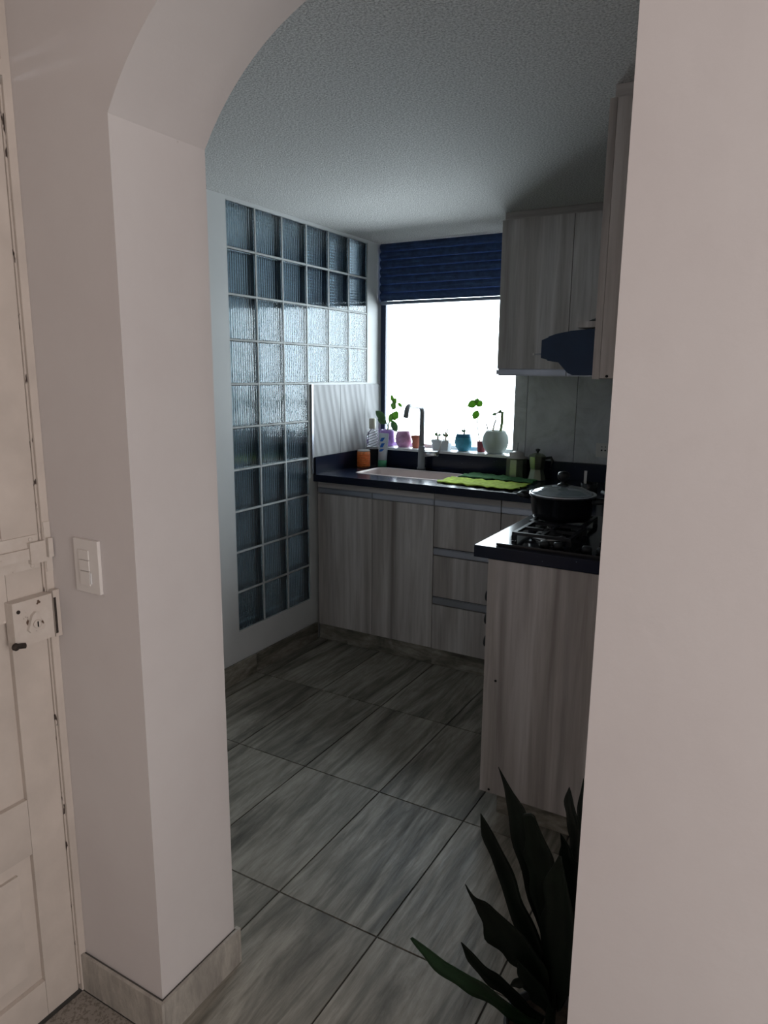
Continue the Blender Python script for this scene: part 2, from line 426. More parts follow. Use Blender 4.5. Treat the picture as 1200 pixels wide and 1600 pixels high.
# light well behind the glass blocks; roof and end walls added to darken it
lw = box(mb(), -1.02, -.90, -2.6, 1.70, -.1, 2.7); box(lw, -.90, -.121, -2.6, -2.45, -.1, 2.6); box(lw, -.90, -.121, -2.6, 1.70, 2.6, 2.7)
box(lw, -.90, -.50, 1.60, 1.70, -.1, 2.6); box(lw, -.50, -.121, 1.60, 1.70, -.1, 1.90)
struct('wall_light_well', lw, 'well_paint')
struct('wall_backdrop', box(mb(), -4.5, -1.36, 3.65, 3.8, -.1, 6), 'brick_paint')  # wall added past the well to dim the sky behind the upper blocks
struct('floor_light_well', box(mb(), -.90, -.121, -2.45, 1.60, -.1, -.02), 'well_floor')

# skirting tiles (porcelain, 10 cm)
sk = struct('baseboard_left', box(mb(), .0005, .008, YB+.02, .64, .001, .098), 'grout')
for y0, y1 in ((YB+.02, -1.065), (-1.062, -.481), (-.478, .102), (.105, .64)):
    obj('skirting_tile', bbox(.0085, .0145, y0, y1, .001, .101, .001, 1), 'kick_porcelain', sk)
sk = struct('baseboard_front', box(mb(), .869, 1.1365, YA-.006, YA-.0005, .001, .098), 'grout')
obj('skirting_tile', bbox(.869, 1.1495, YA-.0145, YA-.0065, .001, .101, .0015, 2), 'skirting_porcelain', sk)
sk = struct('baseboard_reveal', box(mb(), 1.1365, 1.142, YA-.005, YB, .001, .098), 'grout')
obj('skirting_tile', bbox(1.1425, 1.1500, YA-.0062, YB+.0, .001, .101, .0015, 2), 'skirting_porcelain', sk)
obj('skirting_tile', bbox(1.1365, 1.1500, YB+.0006, YB+.009, .001, .101, .0015, 2), 'skirting_porcelain', sk)

# ---------------------------------------------------------------- door in the hall's left wall
XD = .865
hl = box(mb(), .70, XD, -7.0, -2.46, 0, 2.62); box(hl, .70, XD, -2.46, YA, 2.50, 2.62)
struct('wall_hall_left', hl, 'plaster')
fr = mb()
box(fr, .80, XD+.006, -1.578, YA-.0005, .001, 2.499)       # jamb by the switch wall
box(fr, .80, XD+.006, -2.459, -2.44, .001, 2.499)
box(fr, .80, XD+.006, -2.44, -1.578, 2.055, 2.083)      # head
box(fr, .80, XD+.006, -2.44, -1.578, 2.47, 2.499)
bevel(fr, .002, 2)
door_frame = struct('trim_1', fr, 'door_paint')
door = struct('door_1', bbox(.818, .850, -2.437, -1.583, .004, 2.050, .002), 'door_paint')
# raised stiles and rails leave recessed panels, each with a bevelled step
def dpart(name, y0, y1, z0, z1, x0=.8505, x1=.8625, mat='door_paint', w=.0035):
    return obj(name, bbox(x0, x1, y0, y1, z0, z1, w, 2), mat, door)
dpart('stile', -1.664, -1.5835, .005, 2.049)
dpart('stile', -2.436, -2.356, .005, 2.049)
dpart('rail', -2.355, -1.665, 1.955, 2.049)
dpart('rail', -2.355, -1.665, .985, 1.165)
dpart('rail', -2.355, -1.665, .435, .570)
dpart('rail', -2.355, -1.665, .005, .100)
dpart('stile', -2.05, -1.97, .571, .984); dpart('stile', -2.05, -1.97, 1.166, 1.954); dpart('stile', -2.05, -1.97, .101, .434)
for y0, y1 in ((-1.935, -1.70), (-2.32, -2.085)):
    dpart('raised_panel', y0, y1, .14, .40, .8502, .858)
tp = struct('window_2', bbox(.815, .835, -2.437, -1.583, 2.087, 2.466, .002), 'door_paint')
obj('chipped_edge', bbox(.851, .8655, -1.5825, -1.5785, .02, 2.04, .0005, 1), 'chipped_paint', door)
# painted surface bolt
bolt = thing('door_bolt', 'small cream-painted slide bolt plate above the rim lock on the door', 'bolt', (.863, -1.64, 1.12))
bb = bbox(.8630, .8665, -1.72, -1.588, 1.088, 1.160, .0015); obj('plate', bb, 'lock_paint', bolt)
obj('keeper', bbox(.8666, .877, -1.613, -1.5785, 1.100, 1.146, .003), 'lock_paint', bolt)
obj('slide', bbox(.8666, .874, -1.72, -1.6135, 1.110, 1.134, .003), 'lock_paint', bolt)
for z in (1.152, 1.094): obj('screw', lathe(mb(), [(.0045, .8666), (.0045, .8685), (.003, .8692)], 10, (0, -1.605, z), axis='x'), 'lock_paint', bolt)
cat_ = thing('bolt_catch', 'narrow painted bolt catch on the door jamb, above the strike', 'catch', (.871, -1.568, 1.12))
obj('catch_plate', bbox(.8712, .8735, -1.5765, -1.5612, 1.075, 1.185, .001), 'lock_paint', cat_)
obj('catch_loop', bbox(.8736, .8830, -1.5745, -1.5635, 1.108, 1.150, .003), 'lock_paint', cat_)
# rim lock
lock = thing('rim_lock', 'old cream-painted rim lock box with keyhole on the door', 'lock', (.863, -1.62, .93))
obj('lock_case', bbox(.8630, .889, -1.672, -1.5815, .932, 1.030, .007, 3), 'lock_paint', lock)
bm = prism(mb(), [(-1.641, .960), (-1.611, .960), (-1.607, .966), (-1.618, .996), (-1.626, 1.002), (-1.634, .996), (-1.645, .966)], .8892, .8975, 'x'); bevel(bm, .001, 1)
esc = obj('keyhole_shield', bm, 'lock_paint', lock)
obj('cylinder', lathe(mb(), [(.009, .8976), (.009, .9005), (.007, .9012)], 16, (0, -1.626, .976), axis='x'), 'lock_paint', lock)
obj('keyhole', box(mb(),   .9013, .9018, -1.6275, -1.6245, .970, .982), 'gap_black', lock)
obj('screw', lathe(mb(), [(.0042, .8892), (.0042, .8905)], 10, (0, -1.660, 1.010), axis='x'), 'rust_black', lock)
bm = mb(); tube(bm, [(.892, -1.678, .940), (.894, -1.665, .938), (.895, -1.655, .936)], .006, 8); lathe(bm, [(.004, .889), (.008, .893), (.008, .898), (.003, .901)], 10, (0, -1.676, .940), axis='x')
obj('pull_knob', bm, 'rust_black', lock)
strike = thing('strike_plate', 'chipped rim lock strike box on the door jamb', 'strike', (.871, -1.57, .93))
obj('strike_case', bbox(.8712, .8865, -1.5765, -1.5612, .928, 1.034, .002), 'chipped_paint', strike)
obj('strike_slot', box(mb(), .8866, .8870, -1.5762, -1.5705, .936, 1.018), 'rust_black', strike)

# light switch
sw = thing('light_switch', 'white rectangular wall switch plate left of the archway', 'switch', (.995, YA, 1.045))
obj('plate', bbox(.958, 1.033, YA-.008, YA-.0004, 1.046, 1.160, .004, 3), 'white_plastic', sw)
for z0, z1 in ((1.118, 1.138), (1.094, 1.116), (1.062, 1.092)):
    obj('rocker', bbox(.976, 1.006, YA-.0112, YA-.0084, z0, z1, .0015, 2), 'white_plastic', sw)
obj('indicator', bbox(1.0065, 1.010, YA-.0105, YA-.0083, 1.066, 1.090, .0005, 1), 'white_frame', sw)

# ---------------------------------------------------------------- kitchen base units
YFc = .650   # door fronts
def door_panel(parent, x0, x1, z0, z1, name='door', y=YFc):
    return obj(name, bbox(x0, x1, y, y+.018, z0, z1, .001, 1), 'laminate', parent)
def profile(parent, x0, x1, z0, z1, y=YFc):
    # aluminium grip profile: a lip, a shadowed groove and a back plate
    bm = bbox(x0, x1, y-.001, y+.003, z0+.006, z1-.004, .0005, 1); box(bm, x0, x1, y+.0031, y+.016, z0+.001, z0+.0045); box(bm, x0, x1, y+.0031, y+.016, z1-.003, z1)
    return obj('grip_profile', bm, 'aluminium', parent)
uc = thing('sink_cabinet', 'pale wood-grain base cabinet with two tall doors under the sink', 'cabinet', (.37, .93, 0))
bm = box(mb(), .016, .7295, YFc+.0195, YW-.01, .092, .755); box(bm, .016, .034, YFc+.0195, YW-.01, .7551, .9155); box(bm, .034, .7295, YFc+.0195, YFc+.032, .7551, .9155); box(bm, .034, .7295, YW-.022, YW-.01, .7551, .9155)
obj('body', bm, 'laminate', uc)
d = door_panel(uc, .017, .3655, .094, .850); d = door_panel(uc, .3685, .7285, .094, .850)
profile(uc, .017, .3655, .8515, .884); profile(uc, .3685, .7285, .8515, .884)
obj('top_rail', bbox(.017, .7285, YFc-.001, YFc+.018, .8855, .9155, .001, 1), 'laminate_strip', uc)
for x0, x1 in ((.016, .203), (.2045, .7295)):
    obj('kick_tile', bbox(x0, x1, YFc+.008, YFc+.018, .001, .091, .001, 1), 'kick_porcelain', uc)
ud = thing('drawer_cabinet', 'pale wood-grain base cabinet with three stacked drawers', 'cabinet', (.90, .93, 0))
obj('body', box(mb(), .7305, 1.086, YFc+.0195, YW-.01, .092, .9155), 'laminate', ud)
for z0, z1, p0, p1 in ((.640, .850, .8515, .884), (.379, .594, .597, .634), (.094, .333, .337, .374)):
    dr = door_panel(ud, .7325, 1.0835, z0, z1, 'drawer')
    profile(dr, .7325, 1.0835, p0, p1)
obj('top_rail', bbox(.7325, 1.0835, YFc-.001, YFc+.018, .8855, .9155, .001, 1), 'laminate_strip', ud)
obj('kick_tile', bbox(.7305, 1.086, YFc+.008, YFc+.018, .001, .091, .001, 1), 'kick_porcelain', ud)
ue = thing('corner_cabinet', 'pale wood-grain corner cabinet, mostly hidden behind the cooking pot', 'cabinet', (1.5, .93, 0))
obj('body', box(mb(), 1.087, 2.03, YFc+.0195, YW-.01, .092, .9155), 'laminate', ue)
door_panel(ue, 1.0885, 1.434, .094, .850); profile(ue, 1.0885, 1.434, .8515, .884)
obj('top_rail', bbox(1.0885, 1.434, YFc-.001, YFc+.018, .8855, .9155, .001, 1), 'laminate_strip', ue)
obj('kick_tile', bbox(1.087, 1.434, YFc+.008, YFc+.018, .001, .091, .001, 1), 'kick_porcelain', ue)
# stove leg
ul = thing('stove_cabinet', 'pale wood-grain cabinet end panel nearest the archway, under the stove', 'cabinet', (1.74, 0, 0))
obj('end_panel', bbox(1.436, 2.036, -.402, -.384, .086, .9155, .001, 1), 'laminate', ul)
obj('body', box(mb(), 1.458, 2.030, .232, .647, .092, .9155), 'laminate', ul)
obj('door', bbox(1.438, 1.456, .232, .643, .094, .850, .001, 1), 'laminate', ul)
obj('top_rail', bbox(1.438, 1.456, .232, .643, .8855, .9155, .001, 1), 'laminate', ul)
obj('kick_tile', bbox(1.490, 2.030, -.372, -.362, .001, .085, .001, 1), 'kick_porcelain', ul)
obj('kick_tile', bbox(1.490, 1.500, -.361, .64, .001, .085, .001, 1), 'kick_porcelain', ul)
for x, z in ((1.478, .501), (1.470, .098)):
    obj('screw_hole', lathe(mb(), [(.0042, -.4035), (.0042, -.4022)], 12, (x, 0, z), axis='y'), 'gap_black', ul)
ov = thing('built_in_oven', 'black built-in oven whose knobs stick out past the end panel', 'oven', (1.72, -.08, .092))
obj('oven_body', box(mb(), 1.452, 2.02, -.380, .228, .102, .9145), 'black_enamel', ov)
obj('control_panel', bbox(1.432, 1.4505, -.380, -.225, .30, .885, .002), 'black_glass', ov)
obj('oven_door', bbox(1.434, 1.4505, -.222, .226, .30, .885, .002), 'black_glass', ov)
obj('drawer_front', bbox(1.436, 1.4505, -.380, .226, .105, .296, .002), 'laminate', ov)
for z in (.760, .678, .596):
    k = obj('control_knob', lathe(mb(), [(.020, 1.4315), (.022, 1.425), (.0225, 1.408), (.019, 1.400), (.010, 1.397)], 20, (0, -.31, z), axis='x'), 'black_plastic', ov)
    obj('knob_collar', lathe(mb(), [(.026, 1.4318), (.026, 1.4295)], 20, (0, -.31, z), axis='x'), 'chrome', k)
bm = mb(); tube(bm, [(1.433, -.30, .46), (1.414, -.30, .46), (1.414, -.30, .41), (1.433, -.30, .41)], .005)
obj('door_handle', bm, 'chrome', ov)

# ---------------------------------------------------------------- granite worktop (L-shape with sink cut-out)
wt = thing('granite_worktop', 'polished black granite L-shaped worktop with upstands', 'worktop', (1.2, .5, .917))
SX0, SX1, SY0, SY1 = .165, .705, .800, 1.075
def slab_with_hole():
    bm = mb(); Z0, Z1 = .917, .957
    outer = [(.001, .628), (1.385, .628), (1.385, -.405), (2.038, -.405), (2.038, 1.2185), (.001, 1.2185)]
    r = .045; hole = []
    for (cx_, cy_, s) in ((SX1-r, SY1-r, 0), (SX0+r, SY1-r, 90), (SX0+r, SY0+r, 180), (SX1-r, SY0+r, 270)):
        for k in range(7):
            a = math.radians(s+15*k); hole.append((cx_+r*math.cos(a), cy_+r*math.sin(a)))
    vo_ = [bm.verts.new((x, y, Z1)) for x, y in outer]; vh = [bm.verts.new((x, y, Z1)) for x, y in hole]
    es = [bm.edges.new((vo_[i], vo_[(i+1) % len(vo_)])) for i in range(len(vo_))] + [bm.edges.new((vh[i], vh[(i+1) % len(vh)])) for i in range(len(vh))]
    res = bmesh.ops.triangle_fill(bm, edges=es, use_beauty=True)
    top = [f for f in bm.faces]
    ex = bmesh.ops.extrude_face_region(bm, geom=top)
    bmesh.ops.translate(bm, verts=[v for v in ex['geom'] if isinstance(v, bmesh.types.BMVert)], vec=(0, 0, Z0-Z1))
    bmesh.ops.recalc_face_normals(bm, faces=bm.faces)
    bevel(bm, .0025, 2, 50)
    return bm
obj('worktop_slab', slab_with_hole(), 'granite', wt)
obj('upstand', bbox(.001, .019, .630, 1.1985, .9575, 1.050, .0015, 1), 'granite', wt)
obj('upstand', bbox(.0195, 2.018, 1.199, 1.2185, .9575, 1.049, .0015, 1), 'granite', wt)
obj('upstand', bbox(2.019, 2.038, -.40, 1.1985, .9575, 1.049, .0015, 1), 'granite', wt)
# sink
def sink():
    bm = mb(); r = .05
    def ring(inset, z, rr):
        out = []
        for (cx_, cy_, s) in ((SX1-rr-inset, SY1-rr-inset, 0), (SX0+rr+inset, SY1-rr-inset, 90), (SX0+rr+inset, SY0+rr+inset, 180), (SX1-rr-inset, SY0+rr+inset, 270)):
            for k in range(7):
                a = math.radians(s+15*k); out.append(bm.verts.new((cx_+rr*math.cos(a), cy_+rr*math.sin(a), z)))
        return out
    rs = [ring(-.014, .9580, .055), ring(-.006, .9598, .05), ring(.004, .9585, .05), ring(.006, .950, .05), ring(.012, .80, .055), ring(.02, .770, .06), ring(.05, .765, .05)]
    for a, b_ in zip(rs, rs[1:]):
        for i in range(28):
            f = bm.faces.new((a[i], a[(i+1)%28], b_[(i+1)%28], b_[i])); f.smooth = True
    bm.faces.new(rs[-1])
    return bm
sk_ = thing('kitchen_sink', 'steel undermount sink basin set in the black worktop', 'sink', (.43, .93, .765))
o = obj('basin', sink(), 'sink_steel', sk_); md = o.modifiers.new('thickness', 'SOLIDIFY'); md.thickness = .0015
obj('drain', lathe(mb(), [(.04, .7665), (.04, .769), (.032, .770), (.030, .768)], 24, (.43, .93, 0)), 'chrome', sk_)
# faucet
fc = thing('kitchen_faucet', 'chrome gooseneck faucet rising behind the sink', 'faucet', (.402, 1.145, .957))
obj('base', lathe(mb(), [(.026, .9575), (.026, .964), (.021, .968), (.019, 1.085), (.014, 1.095)], 20, (.402, 1.145, 0)), 'faucet_metal', fc)
pts = [(.402, 1.145, 1.09), (.402, 1.145, 1.285)]
for k in range(1, 7):
    a = math.radians(15*k); pts.append((.402, 1.145-.035*(1-math.cos(a)), 1.285+.035*math.sin(a)))
pts += [(.402, .99, 1.326)]
for k in range(1, 7):
    a = math.radians(12*k); pts.append((.402, .99-.035*math.sin(a), 1.326-.035*(1-math.cos(a))))
pts += [(.402, .945, 1.265)]
obj('spout', tube(mb(), pts, .0145, 14), 'faucet_metal', fc)
bm = mb(); tube(bm, [(.418, 1.145, 1.045), (.47, 1.145, 1.05), (.505, 1.145, 1.052)], .017, 12)
hn = obj('lever_body', bm, 'chrome', fc)
obj('lever', tube(mb(), [(.507, 1.145, 1.052), (.520, 1.145, 1.085), (.530, 1.140, 1.135)], .0055, 8, taper=.8), 'brushed_steel', fc)

# ---------------------------------------------------------------- upper units
ub = thing('upper_cabinet', 'pale wood-grain wall cabinet beside the window blind', 'cabinet', (1.4, 1.05, 1.497))
obj('body', box(mb(), .948, 2.03, .8995, YW-.01, 1.5, 2.2255), 'laminate', ub)
obj('door', bbox(.948, 1.2935, .880, .898, 1.531, 2.2255, .001, 1), 'laminate', ub)
obj('door', bbox(1.2965, 1.66, .880, .898, 1.531, 2.2255, .001, 1), 'laminate', ub)
obj('door', bbox(1.663, 2.03, .880, .898, 1.531, 2.2255, .001, 1), 'laminate', ub)
for x0, x1 in ((.944, 1.2935), (1.2965, 1.66), (1.663, 2.03)): profile(ub, x0, x1, 1.497, 1.530, .880)
obj('cornice', bbox(.958, 2.03, .888, .905, 2.2265, ZC-.001, .001, 1), 'laminate_strip', ub)
un = thing('narrow_upper_cabinet', 'pale wood-grain wall cabinet nearest the archway, seen edge on', 'cabinet', (1.88, -.3, 1.494))
obj('door', bbox(1.736, 1.7555, -.424, -.145, 1.494, 2.226, .001, 1), 'laminate', un)
obj('body', bbox(1.7560, 2.036, -.4225, -.145, 1.496, 2.226, .001, 1), 'laminate', un)
obj('cornice', bbox(1.746, 2.036, -.410, -.16, 2.229, ZC-.001, .001, 1), 'laminate_strip', un)
obj('screw_cap', lathe(mb(), [(.004, -.4256), (.004, -.4240)], 12, (1.777, 0, 1.502), axis='y'), 'gap_black', un)
# range hood
hd = thing('range_hood', 'dark navy range hood tapering forward under a pale shelf', 'hood', (1.75, .3, 1.504))
prof = [(1.472, 1.553), (1.472, 1.636), (1.50, 1.645), (1.55, 1.654), (1.61, 1.659), (1.70, 1.660), (2.03, 1.660), (2.03, 1.505), (1.563, 1.504), (1.545, 1.512), (1.512, 1.547)]
bm = prism(mb(), prof, 0.0, .55, 'y'); bevel(bm, .003, 2, 35); obj('canopy', bm, 'hood_navy', hd)
bm = prism(mb(), [(1.447, 1.563), (1.447, 1.624), (1.471, 1.634), (1.471, 1.556)], .004, .546, 'y'); bevel(bm, .002, 2, 35); obj('front_visor', bm, 'hood_navy', hd)
obj('pull_rod', tube(mb(), [(1.4465, .02, 1.577), (1.418, .02, 1.576)], .0022, 8), 'aluminium', hd)
obj('rod_tip', lathe(mb(), [(.0035, 1.4125), (.004, 1.416), (.003, 1.4178)], 10, (0, .02, 1.576), axis='x'), 'white_plastic', hd)
sh = obj('hood_shelf', bbox(1.572, 2.036, .0, .55, 1.6645, 1.685, .002), 'laminate', None)
tag(sh, 'short pale wood shelf board above the navy range hood', 'shelf')
pl = obj('dark_lid', lathe(mb(), [(.085, 1.686), (.090, 1.690), (.07, 1.699), (.02, 1.703), (.012, 1.708)], 28, (1.675, .10, 0)), 'black_plastic', None)
tag(pl, 'low dark round lid lying on the shelf above the hood', 'lid')

# ---------------------------------------------------------------- roller blind of horizontal slats
bl = thing('window_blind', 'navy slatted blind half lowered over the kitchen window', 'blind', (.46, 1.31, 1.91))
NS = 7; zt, zb_ = 2.258, 1.930
for k in range(NS):
    z1 = zt-(zt-zb_)*k/NS; z0 = zt-(zt-zb_)*(k+1)/NS+.001
    h = z1-z0
    pf = []
    for j in range(8):
        u = j/7; pf.append((1.325+.014*math.sin(PI*u)*-1 + .010*u, z0+h*(1-u)))
    poly_ = pf + [(y+.004, z) for y, z in pf[::-1]]
    bm = mb()
    A = [bm.verts.new((.012, y, z)) for y, z in poly_]; B = [bm.verts.new((.915, y, z)) for y, z in poly_]
    n_ = len(poly_)
    for i in range(n_):
        f = bm.faces.new((A[i], A[(i+1)%n_], B[(i+1)%n_], B[i]))
    bm.faces.new(A[::-1]); bm.faces.new(B)
    obj('slat', bm, 'navy_fabric', bl)
obj('bottom_rail', bbox(.012, .915, 1.322, 1.344, 1.909, 1.928, .004, 2), 'blind_rail', bl)

# ---------------------------------------------------------------- socket on the back wall
so = thing('wall_socket', 'white double socket plate on the grey tiles at far right', 'socket', (1.42, YW-.009, 1.09))
obj('plate', bbox(1.383, 1.463, YW-.0165, YW-.009, 1.088, 1.160, .003, 2), 'white_plastic', so)
for x in (1.412, 1.43): obj('pin_hole', lathe(mb(), [(.0045, YW-.0175), (.0045, YW-.0168)], 10, (x, 0, 1.124), axis='y'), 'gap_black', so)
for x in (1.412, 1.43): obj('pin_hole', lathe(mb(), [(.003, YW-.0175), (.003, YW-.0168)], 10, (x, 0, 1.142), axis='y'), 'gap_black', so)

# ---------------------------------------------------------------- cooktop, pots
st = thing('gas_cooktop', 'black glass gas cooktop with iron grates on the near worktop', 'cooktop', (1.7, 0, .957))
obj('glass_top', bbox(1.455, 1.985, -.372, .262, .9578, .9645, .002, 2), 'black_glass', st)
obj('front_trim', bbox(1.452, 1.988, -.380, -.3735, .9578, .967, .001, 1), 'black_enamel', st)
for bx, by in ((1.575, -.16), (1.855, -.16), (1.56, .06), (1.855, .06)):
    pass
for bx, by, r in ((1.575, -.205, .045), (1.86, -.205, .035), (1.55, .0, .035), (1.86, .08, .045)):
    bn = obj('burner', lathe(mb(), [(r*1.25, .9650), (r*1.25, .968), (r*.95, .970), (r*.95, .978), (r*.6, .979)], 24, (bx, by, 0)), 'brushed_steel', st)
    obj('burner_cap', lathe(mb(), [(r*.92, .9795), (r*.95, .982), (r*.85, .986), (r*.3, .988)], 24, (bx, by, 0)), 'cast_iron', bn)
def grate(x0, x1, y0, y1, label=None):
    bm = mb(); z = .990; h = .0065
    def bar(a, b_, c_, d): box(bm, a, b_, c_, d, z-h, z+h*.5)
    bar(x0, x1, y0, y0+.012); bar(x0, x1, y1-.012, y1); bar(x0, x0+.012, y0+.012, y1-.012); bar(x1-.012, x1, y0+.012, y1-.012)
    cy_ = (y0+y1)/2; cx_ = (x0+x1)/2
    bar(x0+.012, cx_-.022, cy_-.005, cy_+.005); bar(cx_+.022, x1-.012, cy_-.005, cy_+.005)
    bar(cx_-.005, cx_+.005, y0+.012, cy_-.022); bar(cx_-.005, cx_+.005, cy_+.022, y1-.012)
    for x in (x0+.006, x1-.006):
        for y in (y0+.006, y1-.006): box(bm, x-.007, x+.007, y-.007, y+.007, .9655, z-h-.0002)
    return obj('grate', bm, 'cast_iron', st)
grate(1.480, 1.675, -.31, -.105); grate(1.765, 1.96, -.31, -.105); grate(1.455+.012, 1.66, -.098, .11); grate(1.765, 1.96, -.098, .18)
for y in (-.335, -.33):
    pass
for x in (1.60, 1.645, 1.735, 1.78):
    kb = obj('control_knob', lathe(mb(), [(.016, .9650), (.016, .978), (.013, .984), (.006, .985)], 18, (x, -.342, 0)), 'black_plastic', st)
# main pot
pc = (1.555, .0)
pt = thing('cooking_pot', 'large black pot with glass lid and round knob on stove', 'pot', (pc[0], pc[1], .9945))
o = obj('pot_body', lathe(mb(), [(.092, .9945), (.101, .998), (.107, 1.02), (.114, 1.073), (.1185, 1.078), (.1185, 1.082), (.110, 1.082), (.104, 1.03), (.098, 1.004)], 48, (*pc, 0)), 'black_enamel', pt)
lid = obj('lid', lathe(mb(), [(.112, 1.0848), (.100, 1.094), (.075, 1.105), (.04, 1.112), (.013, 1.114), (.013, 1.112), (.04, 1.110), (.075, 1.103), (.099, 1.092), (.111, 1.0835)], 48, (*pc, 0)), 'lid_glass', pt)
obj('lid_rim', lathe(mb(), [(.1115, 1.0825), (.1175, 1.0825), (.1185, 1.085), (.1175, 1.0875), (.1125, 1.0875)], 48, (*pc, 0)), 'chrome', lid)
obj('lid_knob', lathe(mb(), [(.022, 1.1145), (.018, 1.119), (.010, 1.122), (.009, 1.130), (.018, 1.136), (.0225, 1.148), (.019, 1.160), (.009, 1.165)], 24, (*pc, 0)), 'black_plastic', lid)
for s in (-1, 1):
    bm = mb(); tube(bm, [(pc[0]+s*.114, pc[1]-.03, 1.066), (pc[0]+s*.146, pc[1]-.03, 1.070), (pc[0]+s*.158, pc[1]-.018, 1.071), (pc[0]+s*.158, pc[1]+.018, 1.071), (pc[0]+s*.146, pc[1]+.03, 1.070), (pc[0]+s*.114, pc[1]+.03, 1.066)], .0075, 10)
    obj('handle', bm, 'black_plastic', pt)
# second, smaller pan behind to the right
p2 = (1.86, .08)
sp = thing('saucepan', 'grey saucepan on the far right burner, mostly hidden by the wall', 'pan', (p2[0], p2[1], .9945))
obj('pan_body', lathe(mb(), [(.075, .9945), (.084, .998), (.088, 1.06), (.091, 1.064), (.088, 1.066), (.083, 1.06), (.078, 1.002)], 40, (*p2, 0)), 'brushed_steel', sp)
obj('handle', tube(mb(), [(p2[0]-.088, p2[1]+.01, 1.050), (p2[0]-.13, p2[1]+.03, 1.06), (p2[0]-.20, p2[1]+.07, 1.078)], .007, 10), 'brushed_steel', sp)
# things at the back corner of the worktop
kn = thing('wooden_spoon', 'pale flat utensil handle standing up behind the cooking pot', 'utensil', (1.47, .62, .957))
obj('crock', lathe(mb(), [(.032, .9578), (.036, .962), (.038, 1.03), (.036, 1.032), (.033, .99)], 24, (1.49, .66, 0)), 'black_enamel', kn)
bm = bbox(1.466, 1.478, .655, .659, .99, 1.085, .0015); obj('spoon_handle', bm, 'white_plastic', kn)
jr = thing('spice_jar', 'glass jar with dark lid by the archway edge behind the pot', 'jar', (1.55, .75, .957))
obj('glass', lathe(mb(), [(.030, .9578), (.033, .962), (.033, 1.03), (.026, 1.045), (.024, 1.045), (.030, 1.03), (.030, .964)], 24, (1.565, .76, 0)), 'clear_plastic', jr)
obj('lid', lathe(mb(), [(.028, 1.0455), (.029, 1.062), (.026, 1.065)], 24, (1.565, .76, 0)), 'black_plastic', jr)

# moka pots
mk = thing('sugar_pot', 'faceted metal canister with pale lid on the counter under the window', 'canister', (.985, 1.13, .957))
c0 = (.985, 1.13, 0)
obj('body', lathe(mb(), [(.052, .9578), (.058, .962), (.056, 1.058), (.053, 1.062)], 10, c0, smooth=False), 'moka_metal', mk)
l_ = obj('lid', lathe(mb(), [(.059, 1.0625), (.059, 1.068), (.040, 1.072), (.040, 1.090), (.022, 1.098), (.008, 1.102)], 24, c0), 'pale_lid', mk)
obj('spoon', tube(mb(), [(.985, 1.13, 1.1025), (.988, 1.13, 1.145)], .0025, 6), 'aluminium', l_)
mk = thing('moka_pot', 'faceted moka coffee pot with black handle right of the canister', 'coffee pot', (1.112, 1.10, .957))
c0 = (1.108, 1.10, 0)
obj('boiler', lathe(mb(), [(.046, .9578), (.049, .962), (.036, 1.012), (.036, 1.018)], 8, c0, smooth=False), 'moka_metal', mk)
obj('collector', lathe(mb(), [(.037, 1.0185), (.038, 1.022), (.046, 1.082), (.044, 1.084)], 8, c0, smooth=False), 'moka_metal', mk)
l_ = obj('lid', lathe(mb(), [(.046, 1.0845), (.030, 1.096), (.010, 1.100)], 8, c0, smooth=False), 'moka_metal', mk)
obj('knob', lathe(mb(), [(.006, 1.1005), (.005, 1.106), (.011, 1.112), (.013, 1.120), (.004, 1.123)], 12, c0), 'black_plastic', l_)
obj('handle', tube(mb(), [(1.155, 1.10, 1.076), (1.182, 1.095, 1.082), (1.190, 1.093, 1.068), (1.184, 1.093, 1.02)], .007, 8), 'black_plastic', mk)

# cloths
def cloth(name, corners, z, mat, label, seed):
    rnd = random.Random(seed); nx, ny = 34, 16; bm = mb(); g = []
    ph = [rnd.uniform(0, 6) for _ in range(6)]
    for j in range(ny+1):
        row = []
        for i in range(nx+1):
            u, v_ = i/nx, j/ny
            a = Vector(corners[0]).lerp(Vector(corners[1]), u); b_ = Vector(corners[3]).lerp(Vector(corners[2]), u); p = a.lerp(b_, v_)
            wob = .006*math.sin(u*21+ph[0]) + .005*math.sin(u*47+ph[1])
            if j in (0, ny): p.y += wob
            if i in (0, nx): p.x += .007*math.sin(v_*17+ph[2])
            hh = .0018*(math.sin(u*30+v_*6+ph[3])+1) + .0025*(math.sin(v_*26+u*4+ph[4])+1) + .001*math.sin(u*70+v_*50)
            row.append(bm.verts.new((p.x, p.y, z+.001+max(0, hh))))
        g.append(row)
    for j in range(ny):
        for i in range(nx):
            f = bm.faces.new((g[j][i], g[j][i+1], g[j+1][i+1], g[j+1][i])); f.smooth = True
    o = obj(name, bm, mat, None); tag(o, label, 'cloth', 'cloths on the worktop'); md = o.modifiers.new('thickness', 'SOLIDIFY'); md.thickness = .0035; md.offset = 1
    return o
cloth('kitchen_cloth', [(.70, .725), (1.125, .672), (1.150, .880), (.715, .925)], .958, 'lime_cloth', 'rumpled lime green cloth spread on the worktop beside the sink', 3)
cloth('kitchen_cloth', [(.725, .965), (1.135, .935), (1.13, 1.035), (.735, 1.145)], .958, 'green_cloth', 'dark green cloth lying behind the lime green one', 5)

